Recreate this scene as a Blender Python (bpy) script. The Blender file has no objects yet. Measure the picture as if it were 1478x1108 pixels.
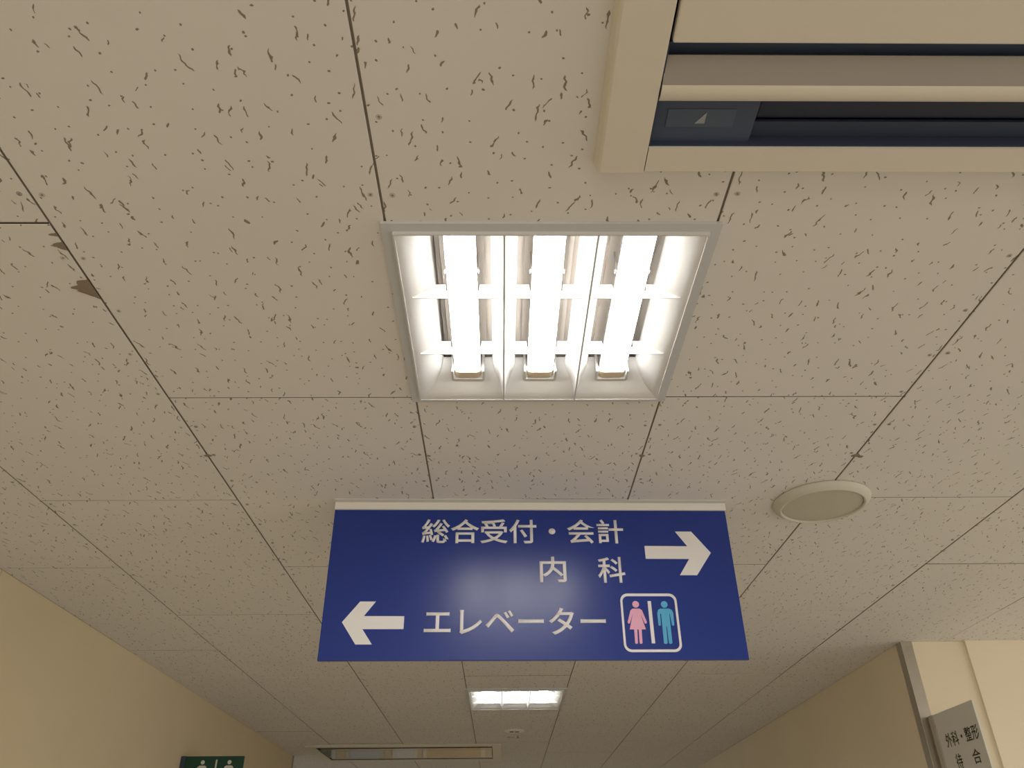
import bpy, bmesh, math, random
from mathutils import Vector, Matrix

scene = bpy.context.scene
COL = scene.collection
PI = math.pi
CZ = 2.5                                   # height of the ceiling plane
X0, Y0, W, L = -0.1572, 0.7993, 0.455, 0.91   # ceiling grid measured from the joints

# ------------------------------------------------------------------ camera
cam_data = bpy.data.cameras.new('camera')
cam = bpy.data.objects.new('camera', cam_data)
COL.objects.link(cam)
rt = Vector((0.9998961871726666, -0.011060070058359397, -0.009235243790378518))
up = Vector((0.0018531317993614894, -0.5369097799687856, 0.8436376319702698))
fw = Vector((0.01428918402490983, 0.8435671656863929, 0.5368335460789758))
m = Matrix((rt, up, -fw)).transposed().to_4x4()
m.translation = Vector((0, 0, CZ - 0.76872))
cam.matrix_world = m
cam_data.sensor_width = 36.0
cam_data.lens = 36.0 * 1144.79 / 1478
cam_data.clip_start = 0.02
scene.camera = cam

# ------------------------------------------------------------------ light
world = bpy.data.worlds.new('world')
scene.world = world
world.use_nodes = True
bg = world.node_tree.nodes['Background']
bg.inputs['Color'].default_value = (1.0, 0.93, 0.82, 1)
bg.inputs['Strength'].default_value = 0.48

def area(name, loc, rot, sx, sy, power, color, spread=180):
    l = bpy.data.lights.new(name, 'AREA')
    l.shape = 'RECTANGLE'
    l.size, l.size_y = sx, sy
    l.energy = power
    l.color = color
    l.spread = math.radians(spread)
    o = bpy.data.objects.new(name, l)
    COL.objects.link(o)
    o.location = loc
    o.rotation_euler = rot
    return o

# lamps of the waiting hall behind and to the right of the camera
area('hall_lamp', (0.07, -2.2, CZ - 0.02), (0, 0, 0), 0.45, 0.45, 29, (1.0, 0.93, 0.83))
area('hall_lamp', (3.6, 0.8, CZ - 0.02), (0, 0, 0), 0.45, 0.45, 29, (1.0, 0.93, 0.83))
area('hall_lamp', (3.6, -2.2, CZ - 0.02), (0, 0, 0), 0.45, 0.45, 29, (1.0, 0.93, 0.83))

# fill lights added behind the camera and at the right to brighten upright faces
area('back_fill', (0.6, -4.6, 1.35), (PI / 2, 0, 0), 3.6, 2.1, 50, (1.0, 0.93, 0.81))
area('side_fill', (6.3, 0.0, 1.45), (PI / 2, 0, PI / 2), 5.0, 1.5, 60, (1.0, 0.92, 0.78))

area('end_wall_fill', (0.07, 9.6, CZ - 0.02), (0, 0, 0), 0.45, 0.45, 24, (1.0, 0.93, 0.83))  # added lamp that lights the end wall for the far unit's reflection

vs = scene.view_settings
scene.display_settings.display_device = 'sRGB'
vs.view_transform = 'Standard'
vs.look = 'None'
vs.exposure = 0.0
vs.gamma = 1.0
vs.use_curve_mapping = False
TUBE = 22.0

# ------------------------------------------------------------------ materials
def mat(name, color, rough=0.6, metal=0.0, coat=0.0, coat_rough=0.1, spec=0.5):
    mt = bpy.data.materials.new(name)
    mt.use_nodes = True
    b = mt.node_tree.nodes['Principled BSDF']
    b.inputs['Base Color'].default_value = (*color, 1)
    b.inputs['Roughness'].default_value = rough
    b.inputs['Metallic'].default_value = metal
    b.inputs['Coat Weight'].default_value = coat
    b.inputs['Coat Roughness'].default_value = coat_rough
    b.inputs['Specular IOR Level'].default_value = spec
    return mt

class N:
    """small helper to wire shader nodes"""
    def __init__(self, mt):
        self.t = mt.node_tree
        self.b = self.t.nodes['Principled BSDF']
    def new(self, kind, **kw):
        n = self.t.nodes.new(kind)
        for k, v in kw.items():
            setattr(n, k, v)
        return n
    def put(self, sock, v):
        if hasattr(v, 'is_output') or isinstance(v, bpy.types.NodeSocket):
            self.t.links.new(v, sock)
        elif v is not None:
            sock.default_value = v
    def math(self, op, a, b=None, c=None):
        n = self.new('ShaderNodeMath', operation=op)
        for s, v in zip(n.inputs, (a, b, c)):
            self.put(s, v)
        return n.outputs[0]
    def vmath(self, op, a, b=None):
        n = self.new('ShaderNodeVectorMath', operation=op)
        for s, v in zip(n.inputs, (a, b)):
            self.put(s, v)
        return n.outputs[0]
    def comb(self, x, y, z=0.0):
        n = self.new('ShaderNodeCombineXYZ')
        for s, v in zip(n.inputs, (x, y, z)):
            self.put(s, v)
        return n.outputs[0]
    def sep(self, v):
        n = self.new('ShaderNodeSeparateXYZ')
        self.put(n.inputs[0], v)
        return n.outputs
    def noise(self, vec, scale, detail=2.0, rough=0.5):
        n = self.new('ShaderNodeTexNoise')
        self.put(n.inputs['Vector'], vec)
        n.inputs['Scale'].default_value = scale
        n.inputs['Detail'].default_value = detail
        n.inputs['Roughness'].default_value = rough
        return n
    def mix(self, f, a, b):
        n = self.new('ShaderNodeMix', data_type='RGBA')
        self.put(n.inputs[0], f)
        self.put(n.inputs[6], a)
        self.put(n.inputs[7], b)
        return n.outputs[2]
    def smooth(self, v, e0, e1, o0=0.0, o1=1.0):
        n = self.new('ShaderNodeMapRange', interpolation_type='SMOOTHSTEP')
        self.put(n.inputs['Value'], v)
        self.put(n.inputs['From Min'], e0)
        self.put(n.inputs['From Max'], e1)
        n.inputs['To Min'].default_value = o0
        n.inputs['To Max'].default_value = o1
        return n.outputs[0]

def grain(mt, color, amount=0.06, scale=6.0, bump=0.0, bscale=300.0):
    """gentle mottling of a plain painted surface"""
    n = N(mt)
    tc = n.new('ShaderNodeTexCoord').outputs['Object']
    f = n.noise(tc, scale, 4.0).outputs['Fac']
    lo = tuple(c * (1 - amount) for c in color) + (1,)
    hi = tuple(min(1, c * (1 + amount)) for c in color) + (1,)
    n.put(n.b.inputs['Base Color'], n.mix(f, lo, hi))
    if bump:
        bp = n.new('ShaderNodeBump')
        bp.inputs['Strength'].default_value = bump
        bp.inputs['Distance'].default_value = 0.001
        n.put(bp.inputs['Height'], n.noise(tc, bscale, 3.0).outputs['Fac'])
        n.put(n.b.inputs['Normal'], bp.outputs[0])
    return mt

def tile_material():
    mt = mat('mineral_fibre_tile', (0.78, 0.76, 0.71), 0.85, spec=0.2)
    n = N(mt)
    tc = n.new('ShaderNodeTexCoord').outputs['Object']
    rnd = n.new('ShaderNodeObjectInfo').outputs['Random']
    p = n.vmath('ADD', tc, n.comb(n.math('MULTIPLY', rnd, 37.0), n.math('MULTIPLY', rnd, 91.0), 0.0))
    px, py, _ = n.sep(p)
    p2 = n.comb(px, py, 0.0)
    fine = n.noise(p2, 900.0, 2.0).outputs['Fac']
    ragged = n.math('ADD', 0.72, n.math('MULTIPLY', fine, 0.56))

    def marks(cell, off, half_w, min_l, max_l, warp, wscale, keep, ang):
        q = n.vmath('ADD', p2, (off, off * 1.7, 0.0))
        wn = n.noise(q, wscale, 1.5).outputs['Color']
        wv = n.vmath('SUBTRACT', wn, (0.5, 0.5, 0.5))
        wv = n.vmath('MULTIPLY', wv, (warp, warp * 0.6, 0.0))
        q = n.vmath('ADD', q, wv)
        v = n.new('ShaderNodeTexVoronoi', voronoi_dimensions='2D', feature='F1')
        v.inputs['Scale'].default_value = 1.0 / cell
        v.inputs['Randomness'].default_value = 0.92
        n.put(v.inputs['Vector'], q)
        d = n.vmath('SUBTRACT', q, v.outputs['Position'])
        cr = n.new('ShaderNodeSeparateColor')
        n.put(cr.inputs[0], v.outputs['Color'])
        r, g, b = cr.outputs[:3]
        a = n.math('MULTIPLY', n.math('SUBTRACT', r, 0.5), ang)
        ca, sa = n.math('COSINE', a), n.math('SINE', a)
        dx, dy, _ = n.sep(d)
        ex = n.math('ADD', n.math('MULTIPLY', dx, ca), n.math('MULTIPLY', dy, sa))
        ey = n.math('SUBTRACT', n.math('MULTIPLY', dy, ca), n.math('MULTIPLY', dx, sa))
        ln = n.math('ADD', min_l, n.math('MULTIPLY', n.math('POWER', g, 1.6), max_l - min_l))
        ex = n.math('DIVIDE', ex, n.math('MULTIPLY', half_w, ragged))
        ey = n.math('DIVIDE', ey, ln)
        e = n.math('SQRT', n.math('ADD', n.math('POWER', ex, 2.0), n.math('POWER', n.math('ABSOLUTE', ey), 3.0)))
        s = n.smooth(e, 0.75, 1.1, 1.0, 0.0)
        return n.math('MULTIPLY', s, n.math('LESS_THAN', b, keep))
    m1 = marks(0.039, 0.0, 0.00125, 0.004, 0.0125, 0.011, 85.0, 0.70, 1.1)
    m2 = marks(0.052, 3.3, 0.00115, 0.003, 0.010, 0.012, 110.0, 0.58, 1.5)
    m3 = marks(0.030, 7.1, 0.0014, 0.0012, 0.0020, 0.003, 200.0, 0.72, 3.1)
    mk = n.math('MAXIMUM', n.math('MAXIMUM', m1, m2), m3)
    # a tile is not quite one even white
    cloud = n.noise(p2, 3.0, 3.0).outputs['Fac']
    base = n.mix(cloud, (0.735, 0.715, 0.69, 1), (0.795, 0.775, 0.75, 1))
    n.put(n.b.inputs['Base Color'], n.mix(mk, base, (0.275, 0.24, 0.195, 1)))
    bp = n.new('ShaderNodeBump')
    bp.inputs['Strength'].default_value = 0.35
    bp.inputs['Distance'].default_value = 0.0015
    n.put(bp.inputs['Height'], n.math('SUBTRACT', n.math('MULTIPLY', fine, 0.06), mk))
    n.put(n.b.inputs['Normal'], bp.outputs[0])
    return mt

M = {}
M['tile'] = tile_material()
M['tile_core'] = mat('raw_tile_edge', (0.42, 0.37, 0.30), 0.95)
M['tile_end'] = mat('dark_tile_end', (0.15, 0.13, 0.105), 0.95)  # end faces coloured darker so the cross joints read dark
M['joint'] = mat('joint_brown', (0.42, 0.37, 0.30), 0.9)  # brown-grey of the backing board, also on a guard and small marks
M['chip'] = mat('torn_tile_core', (0.27, 0.215, 0.165), 0.95)
M['nail'] = mat('nail_head', (0.30, 0.27, 0.23), 0.6)
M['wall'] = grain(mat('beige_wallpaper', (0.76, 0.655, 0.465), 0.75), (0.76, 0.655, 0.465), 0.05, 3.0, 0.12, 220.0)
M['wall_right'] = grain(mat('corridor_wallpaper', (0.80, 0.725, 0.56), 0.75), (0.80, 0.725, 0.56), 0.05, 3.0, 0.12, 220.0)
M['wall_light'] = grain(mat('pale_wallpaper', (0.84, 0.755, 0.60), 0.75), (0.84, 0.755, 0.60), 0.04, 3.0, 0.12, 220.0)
M['floor'] = grain(mat('vinyl_floor', (0.50, 0.475, 0.44), 0.45), (0.50, 0.475, 0.44), 0.06, 2.0)
M['steel'] = grain(mat('brushed_steel', (0.50, 0.47, 0.41), 0.34, 0.9), (0.50, 0.47, 0.41), 0.08, 40.0)
M['trimwhite'] = mat('painted_frame', (0.60, 0.62, 0.65), 0.5)
M['louver'] = mat('white_louver', (0.68, 0.68, 0.68), 0.42)
M['housing'] = mat('housing_enamel', (0.86, 0.80, 0.74), 0.45)
M['cap'] = mat('lamp_cap_plastic', (0.66, 0.57, 0.43), 0.5)
M['socket'] = mat('socket_plastic', (0.60, 0.59, 0.57), 0.5)
M['alu'] = mat('sign_rail', (0.62, 0.62, 0.62), 0.45)
M['railwhite'] = mat('sign_rail_white', (0.80, 0.78, 0.75), 0.5)
M['blue'] = mat('blue_sign_sheet', (0.004, 0.029, 0.255), 0.265, spec=0.62)
M['vinyl'] = mat('white_vinyl', (0.80, 0.80, 0.82), 0.40)
M['pink'] = mat('pink_vinyl', (0.80, 0.42, 0.60), 0.40)
M['cyan'] = mat('light_blue_vinyl', (0.09, 0.42, 0.72), 0.40)
M['ac'] = grain(mat('ivory_plastic', (0.72, 0.685, 0.60), 0.42), (0.72, 0.685, 0.60), 0.02, 4.0)
M['vane'] = mat('shaded_vane', (0.36, 0.325, 0.30), 0.4)  # shade on the vane's near face put into a darker grey
M['acgloss'] = mat('glossy_vane', (0.26, 0.24, 0.19), 0.04, spec=0.8)
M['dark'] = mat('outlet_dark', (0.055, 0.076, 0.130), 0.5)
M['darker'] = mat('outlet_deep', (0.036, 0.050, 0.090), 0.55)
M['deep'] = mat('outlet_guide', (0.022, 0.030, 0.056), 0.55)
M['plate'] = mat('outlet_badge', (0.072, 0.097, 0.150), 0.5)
M['emblem'] = mat('emblem_grey', (0.30, 0.32, 0.35), 0.4)
M['speaker_rim'] = mat('speaker_rim', (0.60, 0.575, 0.50), 0.5)
M['detector'] = mat('fitting_white', (0.88, 0.86, 0.80), 0.5)
M['pane'] = mat('pale_pane', (0.62, 0.66, 0.66), 0.2)
M['boardgreen'] = mat('green_board', (0.10, 0.15, 0.12), 0.5)
M['oak'] = mat('oak_panel', (0.70, 0.55, 0.33), 0.5)
M['black'] = mat('black_print', (0.018, 0.016, 0.014), 0.5)
M['greyplate'] = mat('grey_sign_face', (0.70, 0.71, 0.68), 0.45)
M['frame'] = mat('sign_frame_alu', (0.46, 0.44, 0.38), 0.35, 0.4)
M['green'] = mat('green_sign_face', (0.0, 0.052, 0.028), 0.45)
M['greyvinyl'] = mat('pale_vinyl', (0.62, 0.62, 0.58), 0.45)

gr = mat('speaker_cloth', (0.45, 0.42, 0.34), 0.7)
_n = N(gr)
_tc = _n.new('ShaderNodeTexCoord').outputs['Object']
_v = _n.new('ShaderNodeTexVoronoi', voronoi_dimensions='2D')
_v.inputs['Scale'].default_value = 420.0
_v.inputs['Randomness'].default_value = 0.0
_n.put(_v.inputs['Vector'], _tc)
_n.put(_n.b.inputs['Base Color'], _n.mix(_n.smooth(_v.outputs['Distance'], 0.18, 0.34), (0.30, 0.285, 0.235, 1), (0.60, 0.57, 0.48, 1)))
M['grille'] = gr

tube = bpy.data.materials.new('lit_tube')
tube.use_nodes = True
_b = tube.node_tree.nodes['Principled BSDF']
_b.inputs['Base Color'].default_value = (0.9, 0.9, 0.88, 1)
_b.inputs['Emission Color'].default_value = (1.0, 0.965, 0.90, 1)
_b.inputs['Emission Strength'].default_value = TUBE
M['tube'] = tube

# ------------------------------------------------------------------ mesh helpers
def tag(o, label=None, cat=None, group=None, kind=None):
    if label: o['label'] = label
    if cat: o['category'] = cat
    if group: o['group'] = group
    if kind: o['kind'] = kind
    return o

def empty(name, loc, rot=(0, 0, 0)):
    o = bpy.data.objects.new(name, None)
    o.empty_display_size = 0.05
    COL.objects.link(o)
    o.location = loc
    o.rotation_euler = rot
    return o

def obj(name, bm, material, parent=None, loc=(0, 0, 0), rot=(0, 0, 0), bevel=0.0, smooth=False, segs=2):
    me = bpy.data.meshes.new(name)
    bmesh.ops.recalc_face_normals(bm, faces=bm.faces[:])
    if bevel:
        ed = [e for e in bm.edges if len(e.link_faces) == 2 and e.calc_face_angle(0) > 0.6]
        bmesh.ops.bevel(bm, geom=ed, offset=bevel, segments=segs, affect='EDGES', profile=0.5)
    if smooth:
        for f in bm.faces: f.smooth = True
    bm.to_mesh(me)
    bm.free()
    if smooth:
        try: me.set_sharp_from_angle(angle=math.radians(35))
        except Exception: pass
    for mm in (material if isinstance(material, (list, tuple)) else [material]):
        me.materials.append(mm)
    o = bpy.data.objects.new(name, me)
    COL.objects.link(o)
    o.location = loc
    o.rotation_euler = rot
    if parent: o.parent = parent
    return o

def box(bm, x0, x1, y0, y1, z0, z1):
    r = bmesh.ops.create_cube(bm, size=1.0)
    for v in r['verts']:
        v.co = Vector((x0 + (v.co.x + .5) * (x1 - x0), y0 + (v.co.y + .5) * (y1 - y0), z0 + (v.co.z + .5) * (z1 - z0)))
    return r['verts']

def boxes(*bs):
    bm = bmesh.new()
    for b in bs: box(bm, *b)
    return bm

def hexa(bm, a, b):
    """solid between quad a (4 points) and quad b (4 points)"""
    va = [bm.verts.new(p) for p in a]
    vb = [bm.verts.new(p) for p in b]
    bm.faces.new(va)
    bm.faces.new(vb[::-1])
    for i in range(4):
        j = (i + 1) % 4
        bm.faces.new((va[i], vb[i], vb[j], va[j]))

def prism(bm, pts, f, d0, d1):
    """extrude the outline pts; f(u, w, d) gives the point in space"""
    a = [bm.verts.new(f(u, w, d0)) for u, w in pts]
    b = [bm.verts.new(f(u, w, d1)) for u, w in pts]
    bm.faces.new(a)
    bm.faces.new(b[::-1])
    n = len(pts)
    for i in range(n):
        j = (i + 1) % n
        bm.faces.new((a[i], b[i], b[j], a[j]))

def strip(bm, prof, x0, x1, t):
    """sheet of thickness t along x with the (y, z) profile"""
    out = []
    for i, (y, z) in enumerate(prof):
        p, q = prof[max(0, i - 1)], prof[min(len(prof) - 1, i + 1)]
        d = Vector((q[0] - p[0], q[1] - p[1])).normalized()
        out.append((y - d.y * t, z + d.x * t))
    prism(bm, list(prof) + out[::-1], lambda u, w, d: (d, u, w), x0, x1)

def lathe(bm, prof, n=48, c=(0, 0, 0)):
    rings = []
    for r, z in prof:
        if r < 1e-6:
            rings.append([bm.verts.new((c[0], c[1], c[2] + z))])
        else:
            rings.append([bm.verts.new((c[0] + r * math.cos(2 * PI * i / n), c[1] + r * math.sin(2 * PI * i / n), c[2] + z)) for i in range(n)])
    for a, b in zip(rings, rings[1:]):
        for i in range(n):
            j = (i + 1) % n
            va, vb = a[i % len(a)], a[j % len(a)]
            vc, vd = b[j % len(b)], b[i % len(b)]
            vsx = []
            for v in (va, vb, vc, vd):
                if v not in vsx: vsx.append(v)
            if len(vsx) >= 3: bm.faces.new(vsx)

def circle(cx, cy, r, n=24):
    return [(cx + r * math.cos(2 * PI * i / n), cy + r * math.sin(2 * PI * i / n)) for i in range(n)]

def rrect(x0, x1, y0, y1, r, n=6):
    pts = []
    for cx, cy, a0 in ((x1 - r, y1 - r, 0), (x0 + r, y1 - r, 90), (x0 + r, y0 + r, 180), (x1 - r, y0 + r, 270)):
        for i in range(n + 1):
            a = math.radians(a0 + 90 * i / n)
            pts.append((cx + r * math.cos(a), cy + r * math.sin(a)))
    return pts

def copy_tree(o, parent=None):
    c = o.copy()
    COL.objects.link(c)
    if parent: c.parent = parent
    for ch in o.children:
        copy_tree(ch, c)
    return c

def text_bm(body, weight=0.0):
    """outline of a word in the built-in font, as a flat mesh"""
    cu = bpy.data.curves.new('lettering', 'FONT')
    cu.body = body
    cu.size = 1.0
    cu.offset = weight
    cu.resolution_u = 4
    cu.fill_mode = 'FRONT'
    t = bpy.data.objects.new('lettering', cu)
    COL.objects.link(t)
    bpy.context.view_layer.update()
    me = bpy.data.meshes.new_from_object(t.evaluated_get(bpy.context.evaluated_depsgraph_get()))
    bm = bmesh.new()
    bm.from_mesh(me)
    bpy.data.objects.remove(t)
    bpy.data.curves.remove(cu)
    bpy.data.meshes.remove(me)
    return bm

def lettering(body, bounds, f, depth, material, parent, weight=0.0, label=None):
    """fit the word into bounds (u0, u1, w0, w1) of a sign face and give it the thickness of vinyl"""
    bm = text_bm(body, weight)
    bmesh.ops.remove_doubles(bm, verts=bm.verts[:], dist=1e-5)
    xs = [v.co.x for v in bm.verts]
    ys = [v.co.y for v in bm.verts]
    u0, u1, w0, w1 = bounds
    sx, sy = (u1 - u0) / (max(xs) - min(xs)), (w1 - w0) / (max(ys) - min(ys))
    mx, my = min(xs), min(ys)
    uv = {v: (u0 + (v.co.x - mx) * sx, w0 + (v.co.y - my) * sy) for v in bm.verts}
    g = bmesh.ops.extrude_face_region(bm, geom=bm.faces[:])
    new = [e for e in g['geom'] if isinstance(e, bmesh.types.BMVert)]
    old = list(uv)
    newset = set(new)
    for v in new:
        u, w = u0 + (v.co.x - mx) * sx, w0 + (v.co.y - my) * sy
        v.co = f(u, w, depth)
    for v in old:
        if v not in newset:
            u, w = uv[v]
            v.co = f(u, w, 0.0)
    o = obj('lettering', bm, material, parent)
    if label: o['label'] = label
    return o

# ------------------------------------------------------------------ the room
LW, RW, FW_Y = -1.40, 1.50, 3.013          # left wall, right corridor wall, wall that faces the camera
LEND = 5.87                                # where the left wall stops at the side corridor

o = obj('floor', boxes((-5, 6.5, -6, 12, -0.1, 0)), M['floor']); tag(o, kind='structure')

ceiling = obj('ceiling', boxes((-5, 6.5, -6, 12, CZ + 0.14, CZ + 0.20)), M['joint']); tag(ceiling, kind='structure')

def wall(name, bx, material):
    o = obj(name, boxes(*bx), material)
    tag(o, kind='structure')
    return o
# the left wall's paper has a seam close to the edge of the picture
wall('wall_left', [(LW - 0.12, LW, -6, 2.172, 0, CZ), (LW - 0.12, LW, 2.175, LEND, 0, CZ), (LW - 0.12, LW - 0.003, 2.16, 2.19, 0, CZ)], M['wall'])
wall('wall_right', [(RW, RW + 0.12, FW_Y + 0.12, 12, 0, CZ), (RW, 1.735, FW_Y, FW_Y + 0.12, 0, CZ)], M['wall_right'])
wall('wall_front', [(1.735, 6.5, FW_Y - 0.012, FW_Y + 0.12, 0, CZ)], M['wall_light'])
wall('wall_back', [(-5, 1.5, 12, 12.12, 0, CZ)], M['wall'])

def inset(name, x0, x1, z0, z1, material, part, pmat):  # unseen panels added for the far unit's glossy face to reflect
    o = obj(name, boxes((x0, x1, 11.96, 11.999, z0, z1)), material, bevel=0.003)
    tag(o, kind='structure')
    obj(part, boxes((x0 + 0.06, x1 - 0.06, 11.945, 11.9595, max(z0, 0.05) + 0.06, z1 - 0.06)), pmat, o, bevel=0.002)
inset('reflection_panel_1', -2.90, -2.28, 0.0, 2.05, M['greyplate'], 'panel_face', M['boardgreen'])
inset('reflection_pane_1', -2.14, -1.62, 0.9, 2.05, M['alu'], 'pane', M['pane'])
inset('reflection_panel_2', -1.50, -1.16, 0.0, 2.05, M['railwhite'], 'panel_face', M['railwhite'])
inset('reflection_panel_3', -1.08, -0.22, 0.0, 2.05, M['wall_light'], 'panel_face', M['oak'])

def angle_guard(name, cx, cy, sx, sy, w, t, material):
    """L-shaped metal guard on the outer corner (cx, cy); legs run along +sx and +sy"""
    bm = bmesh.new()
    z0, z1 = 0.0, CZ - 0.001
    pts = [(cx - sx * t, cy - sy * t), (cx + sx * w, cy - sy * t), (cx + sx * w, cy), (cx, cy), (cx, cy + sy * w), (cx - sx * t, cy + sy * w)]
    prism(bm, pts, lambda u, v, d: (u, v, d), z0, z1)
    o = obj(name, bm, material, bevel=0.0008)
    tag(o, kind='structure')
    return o
angle_guard('trim_1', RW, FW_Y, 1, 1, 0.036, 0.006, M['steel'])
obj('top_cap', boxes((RW - 0.0064, RW + 0.0365, FW_Y - 0.0066, FW_Y - 0.0061, CZ - 0.020, CZ - 0.0012)), M['joint'], bpy.data.objects['trim_1'])
angle_guard('trim_2', LW, LEND, -1, -1, 0.03, 0.004, M['joint'])

# ceiling tiles -------------------------------------------------------------
AC_NEAR = (0.125, 1.345, 0.03, 0.68)       # x0, x1, y0, y1 openings cut for the units
AC_FAR = (-1.222, -0.008, 5.415, 6.07)
LX, LY, LH = 0.0705, 1.028, 0.232          # first luminaire
L2Y = 4.012
holes = [AC_NEAR, AC_FAR, (LX - LH + .012, LX + LH - .012, LY - LH + .012, LY + LH - .012), (LX - LH + .012, LX + LH - .012, L2Y - LH + .012, L2Y + LH - .012)]

def cut(rects, h):
    out = []
    for x0, x1, y0, y1 in rects:
        a0, a1, b0, b1 = max(x0, h[0]), min(x1, h[1]), max(y0, h[2]), min(y1, h[3])
        if a0 >= a1 or b0 >= b1:
            out.append((x0, x1, y0, y1)); continue
        if x0 < a0: out.append((x0, a0, y0, y1))
        if a1 < x1: out.append((a1, x1, y0, y1))
        if y0 < b0: out.append((a0, a1, y0, b0))
        if b1 < y1: out.append((a0, a1, b1, y1))
    return out

GX, GY, TH = 0.0018, 0.0017, 0.0035
full_tile = None
def raw_edges(bm):
    bm.normal_update()
    for f in bm.faces:
        f.material_index = 0 if abs(f.normal.z) > 0.5 else (1 if abs(f.normal.x) > 0.5 else 2)
    return bm
rng = random.Random(5)
for k in range(-4, 11):
    for j in range(-2, 12):
        x0, x1 = X0 + k * W, X0 + (k + 1) * W
        y0 = Y0 + (j + (0.5 if k % 2 else 0.0)) * L
        y1 = y0 + L
        if k == 0 and j == 0: pass
        cx0, cx1, cy0, cy1 = x0 + GX, x1 - GX, y0 + GY, y1 - GY
        # trim against the walls
        if cx1 <= LW and cy1 < LEND: continue
        if cx1 > RW and cy0 > FW_Y and cx0 > RW: continue
        rects = [(cx0, cx1, cy0, cy1)]
        if cx0 < LW: rects = cut(rects, (-9, LW + 0.0005, -9, LEND))
        if cx1 > RW and cy1 > FW_Y: rects = cut(rects, (RW - 0.0005, 9, FW_Y - 0.0005, 99))
        for h in holes: rects = cut(rects, h)
        rects = [r for r in rects if r[1] - r[0] > 0.004 and r[3] - r[2] > 0.004]
        if not rects: continue
        zj = rng.uniform(-0.0005, 0.0003)
        if len(rects) == 1 and rects[0] == (cx0, cx1, cy0, cy1):
            if full_tile is None:
                full_tile = obj('ceiling_tile', raw_edges(boxes((0, W - 2 * GX, 0, L - 2 * GY, 0, TH))), [M['tile'], M['tile_core'], M['tile_end']], ceiling, (cx0, cy0, CZ + zj), bevel=0.0008, segs=1)
                t = full_tile
            else:
                t = full_tile.copy()
                COL.objects.link(t)
                t.location = (cx0, cy0, CZ + zj)
        else:
            bm = boxes(*[(a - cx0, b - cx0, c - cy0, d - cy0, 0, TH) for a, b, c, d in rects])
            t = obj('ceiling_tile', raw_edges(bm), [M['tile'], M['tile_core'], M['tile_end']], ceiling, (cx0, cy0, CZ + zj), bevel=0.0008 if len(rects) == 1 else 0, segs=1)
# dark backing seen through the joints
bk = bmesh.new()
for r in (lambda rs: [q for h in holes for q in []] or rs)([(-4.9, 6.4, -5.9, 11.9)]):
    rs = [r]
    for h in holes: rs = cut(rs, h)
    for a in rs: box(bk, a[0], a[1], a[2], a[3], CZ + 0.0038, CZ + 0.03)
obj('backing_board', bk, M['joint'], ceiling)

# torn corners and nail heads along the joints
def blob(bm, pts, z0, z1):
    prism(bm, pts, lambda u, w, d: (u, w, d), z0, z1)
chips = bmesh.new()
xl = X0 - W - GX
for y0, y1, dep in ((0.917, 0.962, 0.030), (0.836, 0.853, 0.016), (0.818, 0.824, 0.010)):
    n = 14
    pts = [(xl + 0.001, y0), ]
    for i in range(n + 1):
        f = i / n
        pts.append((xl - dep * (1 - abs(2 * f - 0.75) ** 1.5 * 0.75) * rng.uniform(0.62, 1.15), y0 + (y1 - y0) * (f * 0.92 + 0.04)))
    pts.append((xl + 0.001, y1))
    blob(chips, pts, CZ - 0.0012, CZ + 0.002)
for cx, cy, r in ((xl + 0.002, 1.483, 0.009), (X0 + 2 * W, 1.492, 0.013), (X0 + W, 1.489, 0.008), (X0 + 0.006, 1.487, 0.005), (X0 + 2 * W + 0.012, 1.497, 0.007)):
    pts = [(cx + r * rng.uniform(0.45, 1.1) * math.cos(a), cy + 0.75 * r * rng.uniform(0.4, 1.1) * math.sin(a)) for a in [2 * PI * i / 11 for i in range(11)]]
    blob(chips, pts, CZ - 0.0012, CZ + 0.001)
tag(obj('torn_patch', chips, M['chip'], ceiling), kind='stuff', label='torn brown patches along the tile joints')
nails = bmesh.new()
for k in range(-3, 5):
    for i in range(0, 34):
        y = 0.372 + 0.1235 * i
        for s in (-0.0135, 0.0150):
            if rng.random() < 0.30: continue
            cx, cy = X0 + k * W + s + rng.uniform(-.001, .001), y + rng.uniform(-.004, .004)
            if cx > RW - .02 and cy > FW_Y - .02: continue
            if any(h[0] - .03 < cx < h[1] + .03 and h[2] - .03 < cy < h[3] + .03 for h in holes): continue
            if abs(cy - 1.72) < 0.03 and abs(cx - .07) < .5: continue
            if math.hypot(cx - .76, cy - 1.72) < .13: continue
            lathe(nails, [(0.0, -0.0010), (0.0016, -0.0012), (0.0019, -0.0004)], 8, (cx, cy, CZ))
            lathe(nails, [(0.0030, 0.0004), (0.0034, -0.0007), (0.0038, 0.0004)], 10, (cx, cy, CZ))
tag(obj('nail_head', nails, M['nail'], ceiling), kind='stuff')

# ------------------------------------------------------------------ luminaires
def quad_sheet(bm, a, b, c, d, t):
    """thin slab on the quad a b c d, thickened by t along its normal"""
    a, b, c, d = map(Vector, (a, b, c, d))
    nrm = (b - a).cross(d - a).normalized() * t
    hexa(bm, (a, b, c, d), (a + nrm, b + nrm, c + nrm, d + nrm))

def curved_panel(bm, axis, sign, half, length, prof, t=0.0008, ends=None):
    """reflector side: prof lists (distance in from the edge, z); ends lists how far each row stops short of the corners"""
    ends = ends or [0.0] * len(prof)
    rows = []
    out = Vector((sign, 0, 0)) if axis == 'x' else Vector((0, sign, 0))
    for (d, z), en in zip(prof, ends):
        e, l = sign * (half - d), length - en
        rows.append([Vector((e, q * l, z)) if axis == 'x' else Vector((q * l, e, z)) for q in (-1, 1)])
    sheet(bm, rows, out * t)

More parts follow.
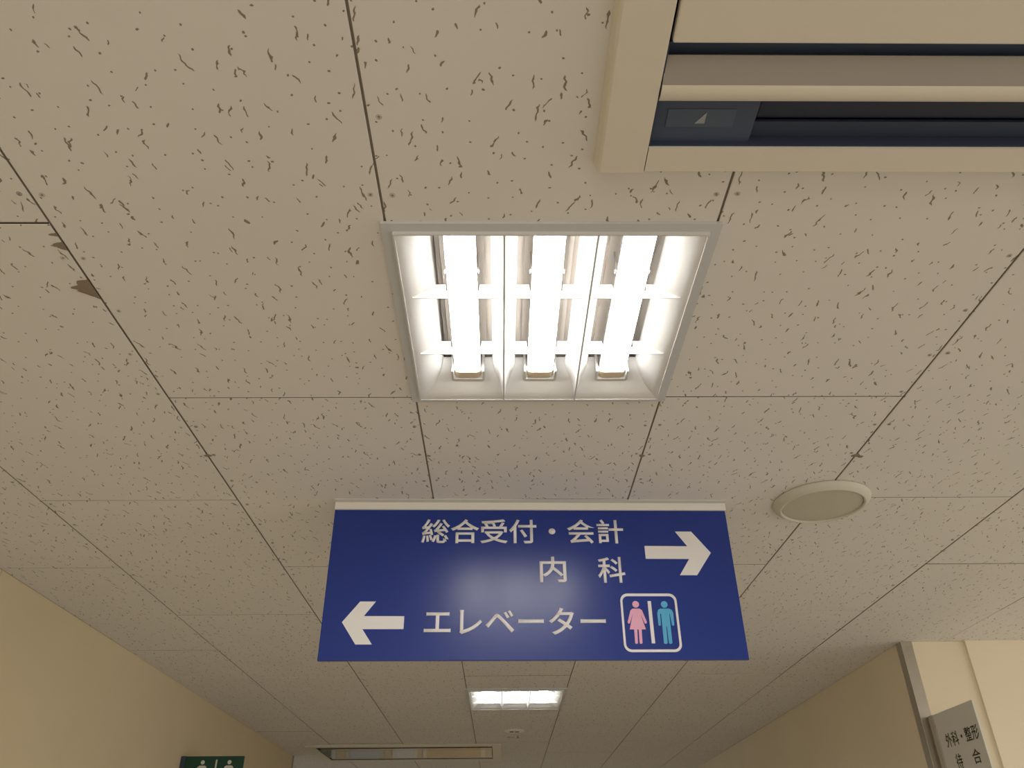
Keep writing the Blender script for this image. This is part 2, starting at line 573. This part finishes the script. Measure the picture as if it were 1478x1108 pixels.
def sheet(bm, rows, off):
    """smooth strip through the rows of two points, closed behind at the distance off"""
    a = [[bm.verts.new(p) for p in r] for r in rows]
    b = [[bm.verts.new(p + off) for p in r] for r in rows]
    for k in range(len(rows) - 1):
        for g in (a, b):
            bm.faces.new((g[k][0], g[k][1], g[k + 1][1], g[k + 1][0]))
        for q in (0, 1):
            bm.faces.new((a[k][q], a[k + 1][q], b[k + 1][q], b[k][q]))
    for k in (0, -1):
        bm.faces.new((a[k][0], a[k][1], b[k][1], b[k][0]))

def make_light(name, loc, label):
    root = empty(name, loc)
    tag(root, label, 'ceiling light', 'square three-tube ceiling lights')
    o1, o0, e = 0.234, 0.219, 0.2175
    # ring that lies against the tiles
    bm = bmesh.new()
    for a0, a1, b0, b1 in ((-o1, o1, -o1, -o0), (-o1, o1, o0, o1), (-o1, -o0, -o0, o0), (o0, o1, -o0, o0)):
        box(bm, a0, a1, b0, b1, -0.005, 0.0)
    obj('frame', bm, M['trimwhite'], root)
    bm = bmesh.new()
    i0 = 0.2165
    for a0, a1, b0, b1 in ((-o0, o0, -o0, -i0), (-o0, o0, i0, o0), (-o0, -i0, -i0, i0), (i0, o0, -i0, i0)):
        box(bm, a0, a1, b0, b1, -0.011, 0.001)
    lou = obj('louver_frame', bm, M['louver'], root)
    # steel box above
    h, zt = 0.2195, 0.082
    bm = boxes((-h, h, -h, h, zt, zt + 0.003), (-h - .002, -h, -h, h, -0.0005, zt), (h, h + .002, -h, h, -0.0005, zt), (-h, h, -h - .002, -h, -0.0005, zt), (-h, h, h, h + .002, -0.0005, zt))
    obj('housing', bm, M['housing'], root)
    side = [(0.0, -0.010), (0.014, -0.003), (0.027, 0.006), (0.036, 0.016), (0.041, 0.028), (0.043, 0.042)]
    far = [(0.0, -0.010), (0.016, -0.003), (0.032, 0.006), (0.046, 0.016), (0.056, 0.028), (0.061, 0.042)]
    steep = [(0.0, -0.010), (0.006, 0.000), (0.011, 0.012), (0.015, 0.028)]
    for axis, sg, pr in (('x', -1, side), ('x', 1, side), ('y', 1, far), ('y', -1, steep)):
        bm = bmesh.new()
        curved_panel(bm, axis, sg, 0.2165, 0.2165, pr, ends=[d for d, z in side] if pr is far else None)
        obj('side_reflector', bm, M['louver'], root, smooth=True)
    # two lengthwise wedges
    for bx in (-0.065, 0.065):
        bm = bmesh.new()
        for s in (-1, 1):
            pr = [(0.0012, -0.0095), (0.0035, -0.002), (0.009, 0.009), (0.016, 0.020), (0.020, 0.030)]
            sheet(bm, [[Vector((bx + s * d, -0.216, z)), Vector((bx + s * d, 0.215 - d, z))] for d, z in pr], Vector((-s * 0.0008, 0, 0)))
        obj('wedge_reflector', bm, M['louver'], root, smooth=True)
        obj('blade_edge', boxes((bx - 0.0015, bx + 0.0015, -0.2165, 0.2165, -0.0112, -0.0088)), M['trimwhite'], root)
    # six cross fins
    cells = ((-0.2165, -0.065, 0.012, 0.0015), (-0.065, 0.065, 0.0015, 0.0015), (0.065, 0.2165, 0.0015, 0.012))
    for y in (-0.0745, 0.0755):
        for xa, xb, ia, ib in cells:
            ta = 0.0380 if ia > 0.01 else 0.017
            tb = 0.0380 if ib > 0.01 else 0.017
            bm = bmesh.new()
            tc = -0.129 if xa < -0.1 else (0.0 if xa < 0 else 0.129)
            # outline with a notch through which the lamp passes
            pts = [(xa + ia, -0.007), (xa + ia - (0.002 if ia > .01 else 0), -0.0045), (xa + ta, 0.020), (tc - 0.0265, 0.020), (tc - 0.0255, 0.0075), (tc + 0.0255, 0.0075), (tc + 0.0265, 0.020), (xb - tb, 0.020), (xb - ib + (0.002 if ib > .01 else 0), -0.0045), (xb - ib, -0.007)]
            prism(bm, pts, lambda u, w, d: (u, d, w), y - 0.0006, y + 0.0006)
            obj('cross_fin', bm, M['louver'], root)
    # lamps, one compact twin tube in each cell
    for tx in (-0.129, 0.0, 0.129):
        bm = bmesh.new()
        pts = [(tx - 0.043, 0.082), (tx - 0.043, 0.070), (tx - 0.034, 0.066), (tx - 0.034, 0.056), (tx + 0.034, 0.056), (tx + 0.034, 0.066), (tx + 0.043, 0.070), (tx + 0.043, 0.082)]
        prism(bm, pts, lambda u, w, d: (u, d, w), -0.214, 0.214)
        obj('ballast_channel', bm, M['housing'], root)
        # flat lamp with a rounded lens below and a closed back above
        bm = bmesh.new()
        prism(bm, rrect(tx - 0.0225, tx + 0.0225, -0.205, 0.160, 0.010), lambda u, w, d: (u, w, d), 0.0110, 0.0170)
        bot = [e for e in bm.edges if all(v.co.z < 0.012 for v in e.verts)]
        bmesh.ops.bevel(bm, geom=bot, offset=0.0050, segments=3, affect='EDGES', profile=0.5)
        tb = obj('lamp_tube', bm, M['tube'], root, smooth=True)
        bm = bmesh.new()
        prism(bm, [(tx - 0.0228, 0.0171), (tx + 0.0228, 0.0171), (tx + 0.0228, 0.026), (tx + 0.017, 0.036), (tx - 0.017, 0.036), (tx - 0.0228, 0.026)], lambda u, w, d: (u, d, w), -0.205, 0.158)
        obj('lamp_back', bm, M['louver'], tb)
        # rounded foot of the lamp and its cream cap
        bm = bmesh.new()
        prism(bm, rrect(tx - 0.0240, tx + 0.0240, 0.0095, 0.038, 0.010), lambda u, w, d: (u, d, w), 0.156, 0.1735)
        obj('lamp_cap', bm, M['cap'], tb, bevel=0.0015)
        bm = bmesh.new()
        out = [(tx - 0.0295, 0.150), (tx - 0.0295, 0.179), (tx - 0.021, 0.1875), (tx + 0.021, 0.1875), (tx + 0.0295, 0.179), (tx + 0.0295, 0.150), (tx + 0.025, 0.150), (tx + 0.025, 0.1745), (tx - 0.025, 0.1745), (tx - 0.025, 0.150)]
        prism(bm, out, lambda u, w, d: (u, w, d), 0.0075, 0.058)
        obj('lamp_socket', bm, M['socket'], root, bevel=0.001)
        # spring clip that holds the tube
        for s in (-1, 1):
            bm = bmesh.new()
            pts = [(tx + s * 0.0232, 0.058), (tx + s * 0.0232, 0.022), (tx + s * 0.0262, 0.017), (tx + s * 0.0275, 0.0185), (tx + s * 0.0250, 0.023), (tx + s * 0.0250, 0.058)]
            prism(bm, pts, lambda u, w, d: (u, d, w), -0.110, -0.104)
            obj('tube_clip', bm, M['socket'], root)
    return root

make_light('ceiling_light', (LX, LY, CZ), 'large lit square ceiling light with three bright tubes in white louver above the blue sign')
make_light('ceiling_light', (LX - 0.002, L2Y, CZ), 'small distant lit ceiling light farther down the corridor below the blue sign')

# ------------------------------------------------------------------ hanging direction sign
SG_YAW = math.atan(0.016 / 0.918)
sign = empty('hanging_sign', (0.0705, 1.729, CZ), (0, 0, SG_YAW))
tag(sign, 'blue hanging direction sign with white arrows and restroom pictograms below the ceiling', 'sign')
sf = lambda u, w, d: Vector((u, -0.0001 - d, w))
obj('board', boxes((-0.457, 0.459, 0.0, 0.008, -0.361, -0.008)), M['blue'], sign, bevel=0.0008)
# rail: flat flange on the tiles, pale lip that grips the board
obj('ceiling_rail', boxes((-0.457, 0.460, -0.020, 0.028, -0.0030, -0.0002)), M['alu'], sign)
obj('grip_lip', boxes((-0.457, 0.460, -0.006, -0.0002, -0.0205, -0.003), (-0.457, 0.460, 0.0082, 0.014, -0.0205, -0.003)), M['railwhite'], sign, bevel=0.0006)
D = 0.0005
TW = 0.012
lettering('総合受付・会計', (-0.2530, 0.2130, -0.1015, -0.0425), sf, D, M['vinyl'], sign, TW)
lettering('内', (0.0165, 0.0765, -0.1925, -0.1330), sf, D, M['vinyl'], sign, TW)
lettering('科', (0.1480, 0.2095, -0.1935, -0.1335), sf, D, M['vinyl'], sign, TW)
lettering('エレベーター', (-0.2370, 0.1575, -0.3080, -0.2495), sf, D, M['vinyl'], sign, TW)
def flat(name, pts, material, parent, f, label=None, d=D):
    bm = bmesh.new()
    for p in (pts if isinstance(pts[0][0], (tuple, list)) else [pts]):
        prism(bm, p, f, 0.0, d)
    bm.normal_update()
    bmesh.ops.triangulate(bm, faces=[fc for fc in bm.faces if len(fc.verts) > 4])
    o = obj(name, bm, material, parent)
    if label: o['label'] = label
    return o
flat('arrow', [(0.2590, -0.1072), (0.3580, -0.1078), (0.3337, -0.0720), (0.3714, -0.0720), (0.4104, -0.1235), (0.3717, -0.1762), (0.3325, -0.1762), (0.3584, -0.1382), (0.2590, -0.1378)], M['vinyl'], sign, sf, 'white arrow pointing right')
flat('arrow', [(-0.2805, -0.2678), (-0.2805, -0.2955), (-0.3684, -0.2955), (-0.3455, -0.3278), (-0.3805, -0.3278), (-0.4136, -0.2805), (-0.3785, -0.2357), (-0.3442, -0.2357), (-0.3680, -0.2676)], M['vinyl'], sign, sf, 'white arrow pointing left')
def ring(name, outer, inner, material, parent, f, d=D):
    bm = bmesh.new()
    n = len(outer)
    vs_ = [[bm.verts.new(f(u, w, dd)) for u, w in pts] for dd in (0.0, d) for pts in (outer, inner)]
    for i in range(n):
        j = (i + 1) % n
        o0, i0, o1, i1 = vs_
        bm.faces.new((o1[i], o1[j], i1[j], i1[i]))
        bm.faces.new((o0[i], o0[j], o1[j], o1[i]))
        bm.faces.new((i0[i], i0[j], i1[j], i1[i]))
        bm.faces.new((o0[i], o0[j], i0[j], i0[i]))
    return obj(name, bm, material, parent)
ring('pictogram_border', rrect(0.1928, 0.3180, -0.3450, -0.2180, 0.0165), rrect(0.1975, 0.3130, -0.3395, -0.2240, 0.0120), M['vinyl'], sign, sf)
flat('pictogram_divider', [(0.2531, -0.2350), (0.2606, -0.2350), (0.2606, -0.3266), (0.2531, -0.3266)], M['vinyl'], sign, sf)
WOM = [(0.2180, -0.2517), (0.2340, -0.2517), (0.2387, -0.2554), (0.2472, -0.2812), (0.2455, -0.2846), (0.2424, -0.2841), (0.2342, -0.2619), (0.2434, -0.2968), (0.2342, -0.2968), (0.2332, -0.3261), (0.2302, -0.3279), (0.2272, -0.3265), (0.2275, -0.2968), (0.2247, -0.2968), (0.2234, -0.3265), (0.2203, -0.3279), (0.2173, -0.3261), (0.2178, -0.2968), (0.2082, -0.2968), (0.2178, -0.2626), (0.2096, -0.2837), (0.2071, -0.2847), (0.2049, -0.2815), (0.2132, -0.2558)]
flat('woman_pictogram', [WOM, circle(0.2262, -0.2421, 0.0074)], M['pink'], sign, sf, 'pink woman pictogram')
MAN = [(0.2790, -0.2517), (0.2994, -0.2517), (0.3050, -0.2550), (0.3072, -0.2619), (0.3066, -0.2877), (0.3040, -0.2894), (0.3014, -0.2877), (0.2996, -0.2627), (0.2984, -0.2634), (0.2979, -0.3259), (0.2942, -0.3281), (0.2903, -0.3264), (0.2900, -0.2905), (0.2884, -0.2905), (0.2875, -0.3262), (0.2836, -0.3281), (0.2795, -0.3264), (0.2802, -0.2634), (0.2782, -0.2626), (0.2771, -0.2877), (0.2744, -0.2894), (0.2718, -0.2877), (0.2720, -0.2619), (0.2741, -0.2550)]
flat('man_pictogram', [MAN, circle(0.2895, -0.2424, 0.0074)], M['cyan'], sign, sf, 'light blue man pictogram')

# ------------------------------------------------------------------ air conditioners
def make_ac(name, cx, cy, label, opened):
    """two-way cassette panel, 1.23 m by 0.67 m; local y runs along the corridor"""
    root = empty(name, (cx, cy, CZ))
    tag(root, label, 'air conditioner', 'two-way ceiling air conditioners')
    hx, hy, zb = 0.6150, 0.3350, (-0.019 if opened else -0.010)
    bd = 0.296 if opened else 0.285
    ex = 0.557                                            # inner side of the end caps
    for s in (-1, 1):
        a, b = sorted((s * ex, s * hx))
        bm = bmesh.new()
        if s < 0:
            prism(bm, [(-hx - 0.004, -0.0002), (-hx, zb + 0.003), (-hx + 0.003, zb), (-ex - 0.001, zb), (-ex - 0.001, -0.0002)], lambda u, w, d: (u, d, w), -hy, hy)
        else:
            prism(bm, [(hx + 0.004, -0.0002), (hx, zb + 0.003), (hx - 0.003, zb), (ex + 0.001, zb), (ex + 0.001, -0.0002)], lambda u, w, d: (u, d, w), -hy, hy)
        obj('end_cap', bm, M['ac'], root, bevel=0.0008)
    for s in (-1, 1):
        f = lambda y: s * y
        # long border of the panel
        bm = bmesh.new()
        prism(bm, [(f(hy + 0.004), -0.0002), (f(hy), zb + 0.003), (f(hy - 0.003), zb), (f(bd), zb), (f(bd), -0.0002)], lambda u, w, d: (d, u, w), -ex, ex)
        obj('border', bm, M['ac'], root)
        # trough behind vane and slot
        y0, y1 = 0.156, bd
        a, b = sorted((f(y0), f(y1)))
        bm = boxes((-ex, ex, a, b, 0.072, 0.075))
        for yy in (y0, y1):
            c, d = sorted((f(yy), f(yy) + 0.0015 * (1 if yy == y0 else -1) * s))
            box(bm, -ex, ex, c, d, zb + 0.004, 0.072)
        for xx in (-ex, ex - 0.0015):
            box(bm, xx, xx + 0.0015, a, b, zb + 0.004, 0.072)
        tr = obj('air_outlet', bm, M['darker'], root)
        if opened:
            # plates closing the two ends of the outlet, the left one with the emblem
            c, d = sorted((f(0.228), f(0.2945)))
            for q in (-1, 1):
                xa, xb = sorted((q * (ex - 0.002), q * 0.436))
                obj('outlet_plate', boxes((xa, xb, c, d, -0.008, -0.004)), M['dark'], tr)
            if s > 0:
                obj('badge_plate', boxes((-0.541, -0.461, 0.247, 0.273, -0.0092, -0.0078)), M['plate'], tr, bevel=0.0006, segs=1)
                bm = bmesh.new()
                prism(bm, [(-0.507, 0.2665), (-0.4955, 0.2505), (-0.4955, 0.2665)], lambda u, w, d: (u, w, d), -0.0100, -0.0088)
                obj('emblem', bm, M['emblem'], tr)
            # inner guide plates, one step deeper
            c, d = sorted((f(0.2330), f(0.2720)))
            obj('guide_plate', boxes((-0.432, 0.432, c, d, 0.006, 0.012)), M['deep'], tr, bevel=0.003)
            c, d = sorted((f(0.2722), f(0.2940)))
            obj('guide_plate', boxes((-0.436, 0.436, c, d, 0.001, 0.005)), M['darker'], tr)
            # strip closing the gap between intake panel and vane
            c, d = sorted((f(0.158), f(0.190)))
            obj('inner_strip', boxes((-ex + 0.002, ex - 0.002, c, d, 0.002, 0.006)), M['dark'], tr)
            # vane swung open
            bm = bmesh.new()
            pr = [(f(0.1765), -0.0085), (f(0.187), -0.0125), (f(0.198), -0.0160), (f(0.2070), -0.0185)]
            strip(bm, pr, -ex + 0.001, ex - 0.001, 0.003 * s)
            obj('vane', bm, M['vane'], root, smooth=True)  # near face carries the painted shade, the lip stays ivory
            bm = bmesh.new()
            pr = [(f(0.2072), -0.0185), (f(0.211), -0.0200), (f(0.217), -0.0205), (f(0.224), -0.0200), (f(0.2300), -0.016)]
            strip(bm, pr, -ex + 0.001, ex - 0.001, 0.003 * s)
            obj('vane_lip', bm, M['ac'], root, smooth=True)
        else:
            bm = bmesh.new()
            pr = [(f(0.1575), zb + 0.0005), (f(0.180), zb), (f(0.215), zb), (f(0.2300), zb + 0.0015)]
            strip(bm, pr, -ex + 0.02, ex - 0.001, 0.003 * s)
            obj('vane', bm, M['acgloss'], root, smooth=True)
    # intake panel in the middle
    bm = boxes((-ex + 0.003, ex - 0.003, -0.1555, 0.1555, zb, zb + 0.012))
    obj('intake_panel', bm, M['ac'] if opened else M['acgloss'], root, bevel=0.002)
    return root
make_ac('air_conditioner', 0.121 + 0.615, 0.690 - 0.335, 'large ivory ceiling air conditioner with open dark outlet beside the large ceiling light', True)
make_ac('air_conditioner', -0.6155, 5.742, 'far ceiling air conditioner with glossy closed panel at the corridor end', False)

# ------------------------------------------------------------------ speaker
sp = empty('ceiling_speaker', (0.757, 1.722, CZ))
tag(sp, 'round beige ceiling speaker with grey mesh, right of the blue sign', 'speaker')
bm = bmesh.new()
lathe(bm, [(0.104, -0.0002), (0.1105, -0.0010), (0.1115, -0.004), (0.1080, -0.010), (0.1020, -0.0155), (0.0960, -0.0185), (0.0925, -0.0175), (0.0915, -0.014), (0.0915, -0.004)], 72)
obj('rim', bm, M['speaker_rim'], sp, smooth=True)
bm = bmesh.new()
lathe(bm, [(0.0, -0.0172), (0.045, -0.0166), (0.080, -0.0155), (0.0905, -0.0145), (0.0908, -0.008)], 72)
obj('mesh_grille', bm, M['grille'], sp, smooth=True)

# ------------------------------------------------------------------ small round fitting far down the corridor
dt = empty('smoke_detector', (0.075, 4.923, CZ))
tag(dt, 'small round white ceiling fitting with dark slots beyond the far light', 'detector')
bm = bmesh.new()
lathe(bm, [(0.058, -0.0002), (0.058, -0.003), (0.052, -0.0060), (0.030, -0.0070), (0.0, -0.0070)], 40)
obj('body', bm, M['detector'], dt, smooth=True)
for s in (-1, 1):
    bm = bmesh.new()
    prism(bm, rrect(s * 0.015 - 0.012, s * 0.015 + 0.012, -0.016, 0.016, 0.006), lambda u, w, d: (u, w, d), -0.0076, -0.0066)
    obj('slot', bm, M['black'], dt)
mk = empty('ceiling_marker', (0.073, 5.155, CZ))
tag(mk, 'tiny dark arrow and post marks on the ceiling behind the round fitting', 'marker')
pf = lambda u, w, d: Vector((u, w, -0.0003 - d))
flat('arrow', [(-0.040, 0.0), (-0.024, 0.022), (-0.024, 0.007), (0.002, 0.007), (0.002, -0.007), (-0.024, -0.007), (-0.024, -0.022)], M['joint'], mk, pf, d=0.001)
flat('post_mark', [(0.020, 0.040), (0.020, -0.010), (0.025, -0.060), (0.028, -0.060), (0.030, -0.010), (0.036, 0.040)], M['joint'], mk, pf, d=0.001)

# ------------------------------------------------------------------ projecting signs on the walls
PX = 1.517
ps = empty('projecting_sign', (PX, FW_Y, CZ - 0.267))
tag(ps, 'grey projecting sign with black lettering beside the metal corner guard', 'sign')
gf = lambda u, w, d: Vector((-0.0002 - d, -u, w))          # u runs from the wall towards the hall
obj('panel', boxes((0.0, 0.005, -0.323, -0.0495, -0.36, 0.0)), M['greyplate'], ps, bevel=0.0008)
obj('edge_profile', boxes((-0.003, 0.015, -0.0490, -0.030, -0.362, 0.001)), M['frame'], ps, bevel=0.001)
obj('bracket', boxes((-0.001, 0.013, -0.0295, -0.018, -0.364, 0.002), (0.003, 0.009, -0.018, -0.0065, -0.364, 0.002)), M['steel'], ps, bevel=0.0008)
GW = 0.006
lettering('外科・整形', (0.093, 0.309, -0.1125, -0.0690), gf, D, M['black'], ps, GW)
lettering('待', (0.124, 0.164, -0.183, -0.1365), gf, D, M['black'], ps, GW)
lettering('合', (0.232, 0.282, -0.179, -0.1365), gf, D, M['black'], ps, GW)

gs = empty('restroom_sign', (LW, 3.819, CZ - 0.2665))
tag(gs, 'green projecting restroom sign with pale figures at lower left wall', 'sign')
ff = lambda u, w, d: Vector((u, -0.0002 - d, w))
obj('panel', boxes((0.022, 0.274, 0.0, 0.012, -0.26, 0.0)), M['green'], gs, bevel=0.0008)
obj('bracket', boxes((0.0005, 0.0218, -0.003, 0.015, -0.262, 0.001)), M['darker'], gs, bevel=0.0008)
for cxp, nm in ((0.098, 'woman_pictogram'), (0.214, 'man_pictogram')):
    w0 = -0.0245
    body = [(cxp - 0.012, w0 - 0.013), (cxp + 0.012, w0 - 0.013), (cxp + 0.019, w0 - 0.018), (cxp + 0.021, w0 - 0.028)]
    if nm.startswith('w'):
        body += [(cxp + 0.034, w0 - 0.090), (cxp + 0.014, w0 - 0.090), (cxp + 0.012, w0 - 0.14), (cxp - 0.012, w0 - 0.14), (cxp - 0.014, w0 - 0.090), (cxp - 0.034, w0 - 0.090)]
    else:
        body += [(cxp + 0.021, w0 - 0.080), (cxp + 0.013, w0 - 0.080), (cxp + 0.012, w0 - 0.14), (cxp - 0.012, w0 - 0.14), (cxp - 0.013, w0 - 0.080), (cxp - 0.021, w0 - 0.080)]
    body += [(cxp - 0.021, w0 - 0.028), (cxp - 0.019, w0 - 0.018)]
    flat(nm, [body, circle(cxp, w0, 0.0085)], M['greyvinyl'], gs, ff)
flat('pictogram_divider', [(0.1535, -0.014), (0.1605, -0.014), (0.1605, -0.16), (0.1535, -0.16)], M['greyvinyl'], gs, ff)
